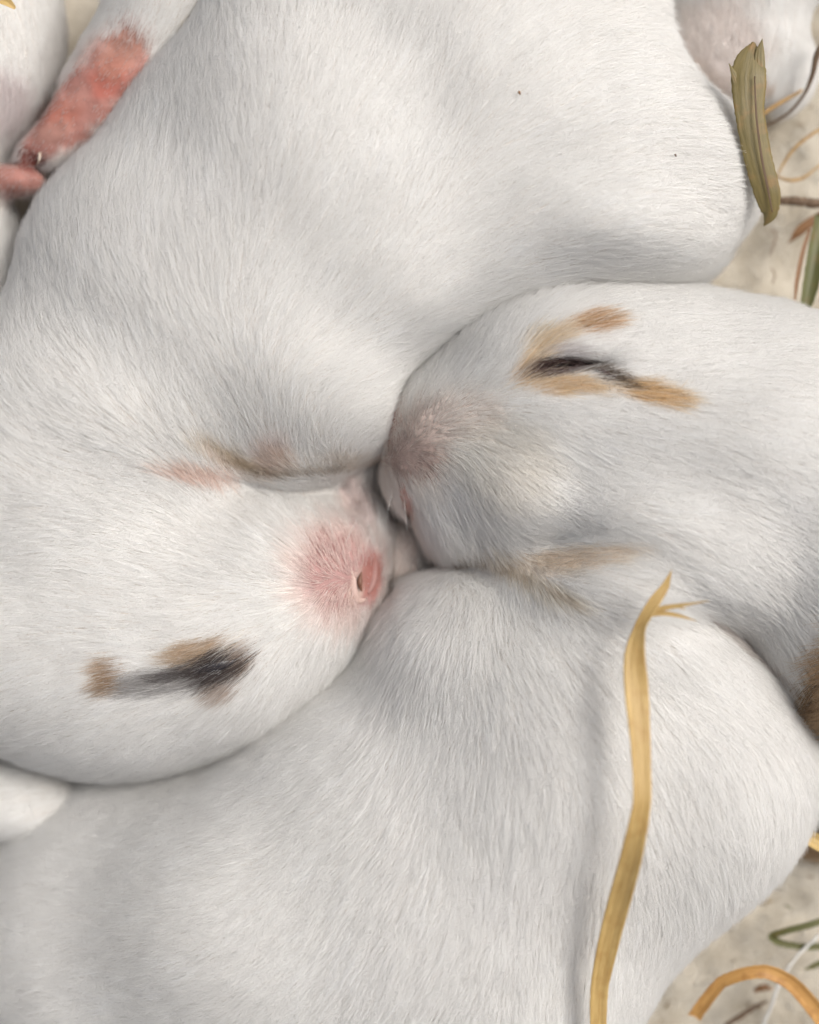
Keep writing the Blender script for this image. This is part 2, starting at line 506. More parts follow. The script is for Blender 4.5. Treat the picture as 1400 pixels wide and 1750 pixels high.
A_flow = [(400, 60, -.1, -1), (300, 300, 0, -1), (160, 330, 0.05, -1), (650, 300, .35, -1), (700, 150, .5, -.9), (700, 20, .4, -.9), (900, 300, .9, -.4), (900, 100, .8, -.6),
          (1100, 300, 1, -.15), (1100, 100, 1, -.3), (1250, 300, 1, -.1), (1200, 430, 1, .05), (950, 480, .9, -.3), (800, 520, .8, -.5), (620, 700, 1, -.1), (560, 640, .8, -.5),
          (540, 485, .6, -.8), (500, 760, .3, -.9), (420, 770, -.1, -1), (350, 770, -.6, -.8), (300, 650, -.35, -1), (200, 600, -.35, -1), (60, 500, -.1, -1), (30, 620, -.3, -1),
          (100, 700, -.7, -.7), (150, 780, -.95, -.4), (0, 780, -.9, -.5), (250, 850, -.95, -.35), (180, 860, -1, -.3), (340, 850, -.85, -.5), (420, 845, -.75, -.65), (300, 950, -1, -.1), (100, 950, -1, 0), (480, 830, -.6, -.7), (530, 860, -.5, -.9), (590, 850, -.2, -1),
          (560, 910, -.5, -.9), (480, 970, -1, -.25), (400, 900, -1, -.3), (620, 930, .1, -1), (520, 1050, -.8, .5), (570, 1080, -.4, 1), (600, 1050, 0, 1), (480, 1150, -.5, .85), (400, 1230, -.7, .7),
          (300, 1250, -.85, .55), (100, 1200, -.95, .35), (100, 1300, -.95, .4), (0, 1050, -1, .1), (300, 1150, -1, .1), (200, 1300, -.85, .5), (430, 1110, -.9, .3)]
BRN = (0.46, 0.29, 0.14); TAN = (0.62, 0.43, 0.22)
A_paint = [
    (285, 1165, 120, 24, -5, (0.36, 0.34, 0.33), .7),
    (178, 1155, 24, 34, 0, BRN, .75),
    (335, 1112, 62, 22, -12, (0.52, 0.36, 0.20), .75),
    (378, 1178, 30, 24, 0, (0.40, 0.28, 0.20), .6),
    (412, 1128, 22, 28, 40, (0.42, 0.28, 0.18), .7),
    (368, 1142, 54, 33, -12, (0.11, 0.09, 0.085), .95),
    (300, 1152, 60, 11, -12, (0.12, 0.10, 0.095), .7),
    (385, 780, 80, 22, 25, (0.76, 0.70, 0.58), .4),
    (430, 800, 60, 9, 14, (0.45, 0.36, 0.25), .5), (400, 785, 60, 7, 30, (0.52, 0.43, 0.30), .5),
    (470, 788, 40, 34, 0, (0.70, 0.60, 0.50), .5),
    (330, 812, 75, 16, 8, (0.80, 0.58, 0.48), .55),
    (540, 806, 110, 7, -6, (0.52, 0.45, 0.37), .6), (590, 785, 70, 12, 0, (0.68, 0.60, 0.50), .35),  # thin brownish shadows of the fold, painted into the hair colour
]
A_zone = [(585, 975, 76, 82, 0, .42, .42, 1.0), (635, 985, 22, 55, 10, .12, .12, 1.0), (470, 790, 34, 34, 0, .45, .7, .6), (395, 795, 60, 18, 25, .5, .6, .5),
          (612, 872, 26, 58, -25, .2, .3, .55)]
A_skin = [(612, 1003, 14, 34, 20, (0.55, 0.42, 0.36), .95), (635, 985, 20, 40, 10, (0.30, 0.12, 0.10), .9), (590, 828, 9, 15, -20, (0.12, 0.10, 0.10), .9), (618, 880, 18, 60, -25, (0.50, 0.44, 0.42), .7)]  # small dark oval: shade of the gap at the claw, put into the skin colour
Aroot, fA, oA = rabbit('white kit curled at upper left, black and brown fur round its closed eye', 'rabbit', 'white baby rabbits sleeping in a heap',
    A_pr, (-520, -480, -90), (1420, 1640, 520), 260000, A_flow, A_paint, A_zone, skin_paint=A_skin)

# ---- rabbit B: head at the right pointing left, body curled round below
SLIT = E(962, 624, 418, 78, 15, 34, -4, k=14, sub=True)      # the lid crease
B_pr = [[
    E(925, 705, 170, 235, 220, 245, -25, k=40),
    E(770, 755, 190, 105, 125, 165, -55, k=60),
    E(735, 800, 190, 78, 85, 130, 0, k=40),
    E(772, 868, 180, 68, 88, 130, -10, k=30),
    E(1010, 650, 180, 240, 185, 240, 5, k=70),
    E(1240, 768, 165, 360, 264, 280, 10, k=90),
    E(1500, 950, 170, 290, 330, 280, 0, k=90),
    E(1110, 900, 200, 240, 110, 235, 15, k=80),
    E(865, 925, 170, 70, 55, 150, 0, k=50),
    E(865, 835, 190, 110, 90, 208, 10, k=70),
    E(1130, 960, 180, 190, 80, 225, 12, k=90),
    E(690, 950, 110, 40, 62, 60, 0, k=15),
    SLIT,
    ], [
    E(750, 1485, 150, 560, 400, 290, -30, k=10),
    E(420, 1560, 150, 235, 215, 245, 0, k=100),
    E(1130, 1310, 150, 265, 255, 275, 15, k=110),
    E(790, 1130, 170, 170, 165, 210, 0, k=70),
    E(960, 1140, 190, 190, 130, 220, 10, k=90),
    E(1010, 1030, 200, 150, 80, 200, 6, k=80),
    E(860, 1760, 140, 195, 260, 240, 20, k=110),
    E(1600, 1290, 130, 260, 190, 230, 0, k=60),
    E(1200, 1150, 130, 110, 70, 200, 30, k=60),
    E(1080, 1090, 190, 150, 80, 205, 15, k=90),
    E(335, 1610, 45, 400, 335, 255, 0, k=90),
    E(930, 1300, 200, 190, 240, 240, 0, k=120),
]]
B_flow = [(690, 720, .2, -1), (720, 690, .3, -1), (850, 600, .5, -.8), (850, 520, .8, -.6), (1000, 540, .95, -.3), (1000, 480, .95, -.2), (1000, 620, .97, .15), (1200, 600, 1, .05), (1100, 800, 1, .15),
          (1300, 700, 1, .25), (1300, 550, 1, .1), (1300, 1000, .8, .5), (1380, 1150, .6, .8), (760, 880, .05, 1), (800, 800, .6, .75), (720, 850, .15, 1), (790, 930, -.1, 1), (740, 760, .8, .1), (760, 720, .8, -.3), (860, 820, .5, .85), (900, 920, .9, -.25), (880, 760, .95, .3),
          (1000, 940, 1, -.1), (1000, 1000, .9, .4), (1100, 1000, .9, .3), (650, 1050, -.6, .7), (700, 1030, -.5, .8), (820, 1030, .05, 1), (900, 1010, .5, .8), (900, 1150, .45, .9), (750, 1200, -.15, 1), (560, 1170, -.8, .55),
          (550, 1300, -.8, .5), (400, 1400, -.95, .3), (200, 1500, -1, .02), (200, 1700, -1, .1), (500, 1600, -.7, .6), (600, 1450, -.6, .75), (900, 1500, -.2, 1), (850, 1350, 0, 1), (1050, 1200, .5, .9), (1200, 1200, .6, .8), (1200, 1350, .35, .9), (1350, 1350, .2, .9),
          (1300, 1230, .6, .8), (1000, 1700, -.1, 1), (700, 1700, -.5, .9), (300, 1350, -.9, .35), (60, 1600, -1, .2)]
B_paint = [
    (1020, 549, 42, 22, 0, (0.62, 0.40, 0.20), .85),
    (965, 568, 46, 16, -28, (0.74, 0.58, 0.37), .55),
    (925, 595, 34, 40, 30, (0.74, 0.59, 0.38), .6),
    (960, 655, 75, 22, 6, (0.72, 0.52, 0.27), .7),
    (900, 635, 24, 24, 0, (0.72, 0.54, 0.34), .6),
    (1115, 670, 66, 22, 14, (0.70, 0.49, 0.23), .8),
    (975, 598, 48, 14, 10, (0.55, 0.50, 0.50), .5),
    (952, 626, 58, 15, -8, (0.17, 0.115, 0.11), .95),
    (1045, 640, 50, 12, 24, (0.20, 0.15, 0.11), .95),
    (860, 790, 100, 80, 20, (0.78, 0.745, 0.66), .28),
    (735, 725, 60, 48, 0, (0.52, 0.45, 0.41), .5),
    (702, 785, 42, 42, 0, (0.42, 0.32, 0.29), .6),
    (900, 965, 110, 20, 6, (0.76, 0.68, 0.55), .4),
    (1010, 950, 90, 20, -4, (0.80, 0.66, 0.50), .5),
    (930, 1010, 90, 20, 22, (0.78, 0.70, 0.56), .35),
    (1290, 1118, 110, 7, 40, (0.50, 0.44, 0.40), .6), (800, 964, 34, 9, -8, (0.38, 0.30, 0.22), .6), (880, 985, 40, 8, 20, (0.50, 0.41, 0.30), .5), (960, 1020, 45, 6, 28, (0.56, 0.46, 0.34), .45),  # dark of the neck crease and chin crevice painted into the hair, with stains
]
B_zone = [(958, 622, 66, 12, -6, .55, .8, 0), (708, 765, 60, 62, 0, .34, .5, .9), (668, 710, 14, 52, 12, .1, .05, 1.0), (780, 710, 70, 40, 0, .5, .75, .5), (900, 960, 95, 20, 8, .5, .6, .45), (862, 790, 60, 80, 20, .85, 1.0, .15),
          (690, 950, 30, 60, 0, .25, .3, .5), (693, 860, 12, 40, -12, .1, .1, .9)]
B_skin = [(668, 705, 18, 55, 12, (0.50, 0.20, 0.15), .9), (692, 860, 12, 40, -12, (0.58, 0.36, 0.32), .8)]
Broot, fB, oB = rabbit('white kit with head on the right, tan ringed closed eye, body filling the lower half', 'rabbit', 'white baby rabbits sleeping in a heap',
    B_pr, (-720, 350, -90), (1950, 2250, 540), 330000, B_flow, B_paint, B_zone, skin_paint=B_skin, pink=np.array([0.40, 0.28, 0.235]), pinkhair=(0.76, 0.68, 0.61))

# ---- rabbit C: top left corner, hind foot with pink sole stretched over
C_pr = [
    E(-130, 60, 120, 240, 260, 190, 0, k=40),
    E(310, -40, 200, 130, 100, 110, -45, k=40),
    E(245, 65, 205, 115, 80, 66, -50, k=50),
    E(175, 155, 200, 100, 66, 56, -50, k=50),
    E(108, 226, 198, 66, 42, 42, -48, k=30),
    E(62, 250, 190, 44, 24, 28, -50, k=16),
    E(32, 308, 175, 48, 26, 40, 5, k=12),
    E(-80, 450, 100, 115, 240, 130, 0, k=60),
]
C_flow = [(250, 40, -.5, .9), (60, 100, .3, 1), (20, 60, .2, 1), (300, 0, -.5, .8), (30, 450, -.1, 1), (100, 200, -.6, .8), (200, 110, -.6, .8)]
C_paint = [(100, 60, 20, 90, 30, (0.70, 0.68, 0.66), .4), (10, 180, 50, 60, 0, (0.66, 0.56, 0.56), .5), (335, 30, 50, 14, -50, (0.55, 0.42, 0.26), .5), (250, 150, 60, 18, -45, (0.55, 0.38, 0.22), .7)]
C_zone = [(190, 125, 98, 62, -55, .18, .12, 1.0), (120, 195, 80, 52, -50, .18, .16, 1.0), (75, 240, 50, 30, -45, .16, .25, 1.0), (30, 306, 60, 34, 0, .16, .2, 1.0)]
C_skin = [(185, 130, 42, 30, -50, (0.40, 0.11, 0.08), .85), (205, 90, 60, 36, -50, (0.38, 0.20, 0.15), .6), (110, 195, 40, 22, -30, (0.38, 0.13, 0.09), .7), (90, 225, 34, 18, -20, (0.40, 0.21, 0.17), .7), (135, 165, 30, 18, -50, (0.40, 0.20, 0.165), .6), (48, 272, 42, 20, 20, (0.14, 0.04, 0.03), .9)]
Croot, fC, oC = rabbit('white kit in the top left corner, pink sole of its stretched hind foot facing up', 'rabbit', 'white baby rabbits sleeping in a heap',
    C_pr, (-420, -360, -60), (520, 760, 330), 42000, C_flow, C_paint, C_zone, step=8, length=44, pinkhair=(0.60, 0.40, 0.35), pink=np.array([0.38, 0.18, 0.15]), skin_paint=C_skin, lift=.28)

# ---- rabbit D: top right corner
D_pr = [E(1260, -150, 80, 230, 190, 170, 0, k=40), E(1255, 40, 95, 125, 140, 85, 0, k=50), E(1345, 130, 75, 46, 66, 50, 20, k=30), E(1190, 110, 60, 80, 90, 60, 0, k=30)]
D_flow = [(1250, 50, .1, 1), (1200, 100, .3, 1), (1340, 120, -.2, 1), (1250, -100, 0, 1)]
D_paint = [(1230, 60, 90, 110, 0, (0.84, 0.78, 0.74), .6), (1310, 150, 20, 12, 0, (0.6, .4, .25), .4), (1180, 140, 60, 40, 30, (0.60, 0.50, 0.42), .5)]
D_zone = [(1220, 70, 80, 80, 0, .6, .8, .25), (1200, 130, 60, 50, 0, .5, .7, .3)]
rabbit('small white and pinkish kit tucked behind the upper right back, beside the broad olive leaf', 'rabbit', 'white baby rabbits sleeping in a heap',
    D_pr, (900, -420, -60), (1640, 300, 330), 26000, D_flow, D_paint, D_zone, step=9, length=40)

# ---- rabbit E: brown coat at the right edge
E_pr = [E(1482, 1090, 232, 142, 165, 200, 8, k=40), E(1500, 1360, 60, 165, 80, 90, -15, k=60)]
E_flow = [(1390, 1000, -.9, -.6), (1390, 1090, -1, .1), (1390, 1180, -.7, .7), (1370, 1400, -.9, .3)]
rabbit('brown furred kit showing only its flank at the right edge beside the white ones', 'rabbit', None,
    E_pr, (1180, 780, -60), (1900, 1620, 500), 22000, E_flow, [(1395, 1000, 30, 60, 10, (0.62, 0.45, 0.29), .7), (1375, 1050, 14, 40, 0, (.16,.11,.08), .7), (1385, 1180, 16, 50, -20, (.2,.14,.1), .7), (1390, 1400, 60, 30, 0, (0.5, .33, .18), .6)], [], step=10, length=88, lift=.5,
    base=np.array([0.60, 0.45, 0.30]))

# ------------------------------------------------------------------ facial parts, built on the coats
def tube(path, rad, seg=10, flat=1.0, up=None):
    path = np.array(path, float); n = len(path); rad = np.broadcast_to(np.array(rad, float), (n,))
    tg = np.gradient(path, axis=0); tg /= np.linalg.norm(tg, axis=1, keepdims=True)
    up = np.array([0, 0, 1.0]) if up is None else up
    V = []
    for i in range(n):
        s = np.cross(tg[i], up); s /= np.linalg.norm(s) + 1e-9; b = np.cross(s, tg[i])
        for k in range(seg):
            a = 2 * math.pi * k / seg
            V.append(path[i] + rad[i] * (math.cos(a) * s + flat * math.sin(a) * b))
    V.append(path[0]); V.append(path[-1])
    F = []
    for i in range(n - 1):
        for k in range(seg):
            k2 = (k + 1) % seg
            F.append((i * seg + k, i * seg + k2, (i + 1) * seg + k2, (i + 1) * seg + k))
    c0, c1 = n * seg, n * seg + 1
    for k in range(seg):
        k2 = (k + 1) % seg
        F.append((c0, k2, k)); F.append((c1, (n - 1) * seg + k, (n - 1) * seg + k2))
    return np.array(V), F

def mesh2(name, V, F, mat, parent=None, origin=None, uv=None, smooth=True):
    me = bpy.data.meshes.new(name); o0 = np.zeros(3) if origin is None else origin
    me.from_pydata((W(V) - o0).tolist(), [], [tuple(int(q) for q in f) for f in F]); me.materials.append(mat)
    if smooth: me.polygons.foreach_set('use_smooth', np.ones(len(me.polygons), bool))
    if uv is not None:
        u = me.attributes.new('uvp', 'FLOAT_VECTOR', 'POINT'); u3 = np.zeros((len(V), 3), 'f'); u3[:, :2] = uv
        u.data.foreach_set('vector', u3.ravel())
    me.update(); o = bpy.data.objects.new(name, me); sc.collection.objects.link(o)
    if parent is not None: o.parent = parent
    else: o.location = o0
    return o

def spline(pts, n):
    pts = np.array(pts, float); m = len(pts)
    t = np.linspace(0, m - 1, n); i = np.clip(t.astype(int), 0, m - 2); f = (t - i)[:, None]
    g = lambda k: pts[np.clip(k, 0, m - 1)]
    p0, p1, p2, p3 = g(i - 1), g(i), g(i + 1), g(i + 2)
    return 0.5 * ((2 * p1) + (p2 - p0) * f + (2 * p0 - 5 * p1 + 4 * p2 - p3) * f ** 2 + (3 * p1 - p0 - 3 * p2 + p3) * f ** 3)

def surf_tube(f, pts, rad, lift, mat, name, root, origin, n=24, flat=0.6):
    q = spline(pts, n); path = np.array([P(x, y, on_surface(f, x, y) + lift) for x, y in q])
    r = spline(np.array(rad)[:, None], n)[:, 0]
    V, F = tube(path, np.maximum(r, 0.4), flat=flat)
    return mesh2(name, V, F, mat, root, origin)

surf_tube(fB, [(902, 634), (932, 620), (965, 612), (1000, 621), (1035, 637), (1062, 648)], [2, 7, 10, 8, 4, 1], 5, M_LID, 'closed_eye', Broot, oB)
surf_tube(fA, [(330, 1150), (355, 1140), (380, 1134), (405, 1128)], [3, 10, 11, 3], 4, M_LID2, 'closed_eye', Aroot, oA)
# nostril of the left head: pale fleshy rim round a dark slit
M_RIM = plain('nose_rim', (0.54, 0.38, 0.33), 0.6); M_NOSE = plain('nose_skin', (0.30, 0.145, 0.125), 0.5); M_HOLE = plain('nostril_dark', (0.16, 0.07, 0.04), 0.5)
surf_tube(fA, [(598, 968), (604, 990), (604, 1012), (612, 1026), (626, 1024)], [1, 5, 8, 7, 2], -1, M_RIM, 'nose_rim', Aroot, oA)
surf_tube(fA, [(640, 945), (640, 970), (636, 995), (628, 1014)], [2, 7, 9, 4], -2, M_NOSE, 'nose', Aroot, oA)
surf_tube(fA, [(618, 978), (615, 995), (618, 1010)], [1, 4.5, 1.5], 9, M_HOLE, 'nostril', Aroot, oA)

# whiskers
def whiskers(f, roots, parent, origin, col):
    for (x, y, dx, dy, L) in roots:
        z = on_surface(f, x, y); t = np.linspace(0, 1, 9)
        p0 = P(x, y, z)
        path = np.stack([p0[0] + dx * L * t, p0[1] + dy * L * t + 6 * t * t, z + 26 * t - 20 * t * t], -1)
        V, F = tube(path, np.linspace(0.5, 0.12, 9), seg=5)
        mesh2('whisker', V, F, col, parent, origin)
M_WH = plain('whisker', (0.80, 0.78, 0.74), 0.3)
whiskers(fB, [(672, 830, -.2, .9, 70), (690, 845, .1, 1, 60)], Broot, oB, M_WH)
whiskers(fA, [(560, 1010, -.6, .8, 70), (590, 930, .4, -.9, 60), (570, 920, -.2, -.95, 60)], Aroot, oA, M_WH)

# claws on the stretched foot
for (x0, y0, x1, y1) in ((68, 262, 62, 284), (34, 240, 30, 262)):
    z = on_surface(fC, x0, y0)
    path = spline([P(x0, y0, z), P((x0 + x1) / 2 + 2, (y0 + y1) / 2, z + 6), P(x1, y1, z - 14)], 8)
    V, F = tube(path, np.linspace(3.2, 0.5, 8), seg=8); mesh2('claw', V, F, M_CLAW, Croot, oC)

# ------------------------------------------------------------------ hay
def blade(name, label, cat, pts, widths, mat, curl=0.25, thick=1.6, twist=None, n=60, ragged=0.0, kink=0.35, parent=None, group=None, seed=0, vlen=120.0, notch=None):
    """a dry grass blade: folded / cupped ribbon with thickness; pts = (x, y, z), widths along it"""
    pw = np.array([P(*p) for p in pts]); tl = np.linspace(0, len(pw) - 1, n); lin = np.stack([np.interp(tl, np.arange(len(pw)), pw[:, j]) for j in range(3)], -1)
    q = spline(pw, n) * (1 - kink) + lin * kink; wd = np.maximum(spline(np.array(widths, float)[:, None], n)[:, 0], 0.5)
    tw = np.zeros(n) if twist is None else spline(np.radians(np.array(twist, float))[:, None], n)[:, 0]
    tg = np.gradient(q, axis=0); tg /= np.linalg.norm(tg, axis=1, keepdims=True)
    m = 13; us = np.linspace(-1, 1, m); r = np.random.default_rng(seed)
    V = []; UV = []
    dist = np.concatenate([[0], np.cumsum(np.linalg.norm(np.diff(q, axis=0), axis=1))])
    rag = ragged * r.normal(0, 1, (n, 2))
    for side in (1, -1):
        for i in range(n):
            s = np.cross(tg[i], [0, 0, 1.0]); s /= np.linalg.norm(s) + 1e-9; b = np.cross(s, tg[i])
            c, sn = math.cos(tw[i]), math.sin(tw[i]); s, b = c * s + sn * b, -sn * s + c * b
            for u in us:
                e = (rag[i, 0] if u < 0 else rag[i, 1]) * abs(u)
                ww = wd[i] / 2 * u + e
                hgt = curl * wd[i] * (u * u - 0.35) + 0.35 * math.sin(u * 9 + seed) * min(1, wd[i] / 20) + side * thick / 2 * (1 - 0.8 * u * u)
                V.append(q[i] + s * ww + b * hgt); UV.append((u * 0.5 + 3.1 * seed, dist[i] / vlen))
    V = np.array(V); F = []
    o2 = n * m
    for i in range(n - 1):
        for k in range(m - 1):
            a = i * m + k; F.append((a, a + 1, a + m + 1, a + m)); F.append((o2 + a, o2 + a + m, o2 + a + m + 1, o2 + a + 1))
        for k in (0, m - 1):
            a = i * m + k; F.append((a, a + m, o2 + a + m, o2 + a) if k == 0 else (a, o2 + a, o2 + a + m, a + m))
    for i in (0, n - 1):
        for k in range(m - 1):
            a = i * m + k; F.append((a, a + 1, o2 + a + 1, o2 + a))
    if parent is not None:
        return mesh2(name, V, F, mat, parent[0], parent[1], uv=UV)
    c = W(V.mean(0)); o = mesh2(name, V, F, mat, None, c, uv=UV)
    return tag(o, label, cat, group)

def stem(name, label, cat, pts, rads, mat, n=40, parent=None, group=None, seed=0, rough=0.0):
    q = spline([P(*p) for p in pts], n); r = np.random.default_rng(seed)
    q = q + r.normal(0, 1, q.shape) * rough
    rd = np.maximum(spline(np.array(rads, float)[:, None], n)[:, 0], 0.4) * (1 + (0.10 if rough else 0) * r.normal(0, 1, n))
    V, F = tube(q, rd, seg=9)
    uv = [((k % 9) / 9 + seed, i / 6.0) for i in range(n) for k in range(9)] + [(0, 0), (0, 0)]
    if parent is not None: return mesh2(name, V, F, mat, parent[0], parent[1], uv=uv)
    c = W(V.mean(0)); return tag(mesh2(name, V, F, mat, None, c, uv=uv), label, cat, group)

M_STRAW = hay_mat('golden_straw', (0.40, 0.24, 0.07), (0.66, 0.47, 0.19), (0.46, 0.28, 0.09), transl=0.15)
M_OLIVE = hay_mat('olive_leaf', (0.13, 0.105, 0.035), (0.25, 0.19, 0.07), (0.30, 0.17, 0.06), fibre=7, transl=0.1)
M_GREEN = hay_mat('green_leaf', (0.07, 0.075, 0.02), (0.15, 0.15, 0.05), (0.16, 0.12, 0.04), transl=0.1)
M_TWIG = hay_mat('twig_bark', (0.07, 0.04, 0.02), (0.20, 0.13, 0.08), (0.11, 0.06, 0.035), fibre=14, rough=.7, transl=0)
M_RUST = hay_mat('rusty_leaf', (0.18, 0.08, 0.035), (0.33, 0.18, 0.08), (0.24, 0.12, 0.05), transl=0.1)
M_ORANGE = hay_mat('orange_straw', (0.42, 0.20, 0.05), (0.62, 0.36, 0.12), (0.30, 0.13, 0.03), transl=0.12)
M_TANSTEM = hay_mat('tan_stem', (0.35, 0.20, 0.07), (0.55, 0.36, 0.15), (0.3, 0.15, .06), transl=0)
M_THREAD = plain('white_thread', (0.75, 0.74, 0.70), .5)

# the long straw lying across the lower right back
def zB(x, y, up): return on_surface(fB, x, y) + up * 1.45
st = thing('dry_straw', 'long golden straw blade with a split tip lying across the lower right white back', 'straw', W(P(1080, 1350, 0)))
so_ = np.array(st.location)
z0 = zB(1085, 1150, 0)
pts = [(1022, 1800, zB(1020, 1740, 45)), (1024, 1690, zB(1025, 1690, 60)), (1045, 1590, zB(1045, 1590, 72)), (1078, 1470, zB(1078, 1470, 84)), (1097, 1370, zB(1097, 1370, 90)), (1094, 1270, zB(1094, 1270, 90)),
       (1088, 1190, zB(1088, 1190, 88)), (1085, 1120, zB(1085, 1120, 84)), (1095, 1070, zB(1095, 1070, 78)), (1118, 1030, zB(1118, 1030, 72)), (1137, 1002, zB(1137, 1002, 68)), (1148, 974, zB(1148, 974, 66))]
blade('blade', None, None, pts, [27, 31, 36, 36, 30, 34, 40, 34, 22, 20, 13, 1], M_STRAW, curl=0.10, thick=2.0, n=150, ragged=0.2, parent=(st, so_), seed=1, twist=[10, 5, -5, -20, 5, 10, 8, -15, -40, -20, 0, 0])
zt = zB(1120, 1035, 70)
blade('split_tip', None, None, [(1105, 1050, zt - 3), (1130, 1040, zt), (1160, 1035, zt + 6), (1187, 1031, zt + 12), (1212, 1027, zt + 18)], [8, 9, 7, 3.5, 1], M_STRAW, thick=1.5, n=24, parent=(st, so_), seed=2)
blade('split_tip', None, None, [(1110, 1050, zt - 4), (1135, 1048, zt - 2), (1160, 1052, zt), (1190, 1061, zt + 1)], [8, 8, 6, 1], M_STRAW, thick=1.5, n=24, parent=(st, so_), seed=3)
blade('split_tip', None, None, [(1125, 1040, zt), (1150, 1036, zt + 4), (1172, 1041, zt + 6)], [7, 6, 1], M_STRAW, thick=1.5, n=16, parent=(st, so_), seed=4)

# upper right group
lf = thing('dry_leaf', 'broad olive leaf blade with frayed top standing at the upper right flank', 'leaf', W(P(1290, 230, 100)))
lo_ = np.array(lf.location)
blade('blade', None, None, [(1288, 72, 330), (1284, 96, 335), (1280, 130, 340), (1282, 190, 335), (1296, 270, 320), (1312, 330, 305), (1316, 365, 290), (1306, 386, 275)],
      [6, 46, 62, 54, 50, 46, 28, 2], M_OLIVE, curl=-0.05, thick=2.5, n=90, ragged=0.5, parent=(lf, lo_), seed=5, twist=[0, 0, 4, -4, 0, 8, 15, 30])
blade('frayed_tip', None, None, [(1299, 125, 337), (1299, 90, 339), (1303, 66, 342)], [20, 16, 1], M_OLIVE, n=20, curl=-.03, thick=1.2, parent=(lf, lo_), seed=5)
blade('frayed_tip', None, None, [(1264, 150, 337), (1256, 130, 338), (1246, 108, 340)], [16, 12, 1], M_OLIVE, n=20, curl=-.03, thick=1.2, parent=(lf, lo_), seed=5)
blade('midrib', None, None, [(1290, 130, 350), (1293, 200, 346), (1302, 270, 330), (1312, 320, 316), (1320, 362, 300)], [2, 3.5, 4, 4, 2], M_TWIG, n=40, thick=3, parent=(lf, lo_), seed=9)

H = 'hay scraps on the cloth'
stem('twig', 'rough brown twig running off the right edge beside the olive leaf', 'twig', [(1325, 343, 110), (1360, 344, 118), (1400, 348, 120), (1450, 352, 115)], [7, 9, 9, 8], M_TWIG, group=H, seed=1, rough=.7)
stem('thin_stem', 'pale tan stem pointing up and right behind the olive leaf', 'stem', [(1303, 195, 120), (1330, 178, 126), (1365, 158, 130), (1372, 152, 130)], [4, 4, 3, 1], M_TANSTEM, group=H, seed=2)
stem('thin_stem', 'dark curved stem rising round the small kit in the top right corner', 'stem', [(1308, 216, 110), (1345, 195, 130), (1372, 165, 150), (1388, 130, 170), (1398, 90, 190), (1420, 60, 190)], [2.5, 3, 3, 4.5, 6, 6], M_TWIG, group=H, seed=3)
stem('thin_stem', 'tan stem curving up to the right edge above the brown twig', 'stem', [(1330, 297, 90), (1345, 270, 100), (1365, 247, 110), (1400, 222, 115), (1440, 205, 115)], [2, 3, 3.2, 3.2, 3], M_TANSTEM, group=H, seed=4)
stem('thin_stem', 'wavy rusty root thread touching the olive leaf above the brown twig', 'stem', [(1326, 300, 80), (1348, 308, 95), (1370, 305, 95), (1386, 295, 100), (1410, 275, 100)], [2.5, 3, 3.4, 2.4, 2], M_TANSTEM, group=H, seed=5, rough=.4)
blade('dry_leaf', 'pointed rust coloured leaf tip just below the brown twig', 'leaf', [(1347, 416, 80), (1365, 396, 90), (1388, 378, 95), (1420, 360, 95)], [1, 17, 18, 17], M_RUST, n=40, ragged=.4, group=H, seed=10)
blade('dry_leaf', 'folded dark olive leaf hanging down at the right edge', 'leaf', [(1408, 370, 170), (1396, 430, 178), (1384, 490, 182), (1373, 535, 182), (1370, 552, 180)], [36, 34, 30, 18, 1], M_GREEN, n=60, ragged=.4, curl=.3, group=H, seed=11, twist=[0, 5, 0, -10, 0])
blade('dry_leaf', 'narrow rust strip lying along the folded dark olive leaf', 'leaf', [(1384, 392, 175), (1372, 430, 180), (1362, 480, 182), (1358, 522, 180)], [5, 8, 8, 2], M_RUST, n=40, group=H, seed=12)
for pts, lb in ((((1316, 394, 60), (1326, 398, 66), (1322, 420, 66), (1316, 436, 60)), 'tiny bent brown fibre on the cloth under the olive leaf'),
            (((1318, 458, 70), (1325, 470, 76), (1320, 484, 72)), 'tiny brown fibre on the cloth between olive leaf and lower leaf')):
    stem('fibre', lb, 'fibre', pts, [1.2] * len(pts), M_RUST, n=18, group=H, seed=6)

# lower right group
stem('thin_stem', 'fine kinked brown stem on the cloth beside the lower right flank', 'stem', [(1284, 1491, 60), (1262, 1495, 66), (1243, 1512, 70), (1228, 1550, 72), (1210, 1592, 66), (1198, 1612, 55)], [1.2, 2, 2.6, 3.2, 2.6, 1.5], M_RUST, group=H, seed=7, rough=.25)
blade('dry_leaf', 'dark green blade bent double at the lower right edge', 'leaf', [(1440, 1560, 120), (1385, 1580, 125), (1345, 1590, 120), (1318, 1600, 110), (1336, 1612, 98), (1375, 1618, 96), (1440, 1616, 95)], [13, 13, 13, 14, 14, 13, 13], M_GREEN, n=60, group=H, seed=13, curl=.3)
blade('dry_straw', 'arched orange straw in the bottom right corner', 'straw', [(1186, 1738, 150), (1207, 1708, 172), (1232, 1678, 195), (1270, 1664, 210), (1310, 1660, 215), (1350, 1678, 205), (1385, 1715, 190), (1430, 1775, 170)], [26, 26, 26, 24, 26, 28, 30, 32], M_ORANGE, n=80, group=H, seed=14, curl=.22, ragged=.3, twist=[0, 0, 12, 0, 0, 5, 0, 0])
blade('dry_straw', 'short yellow straw piece at the right edge under the brown coat', 'straw', [(1368, 1418, 215), (1385, 1432, 222), (1410, 1446, 225), (1440, 1456, 225)], [12, 26, 28, 26], hay_mat('yellow_straw', (0.58, 0.40, 0.14), (0.75, 0.56, 0.25), (0.6, 0.4, .15)), n=30, group=H, seed=15)
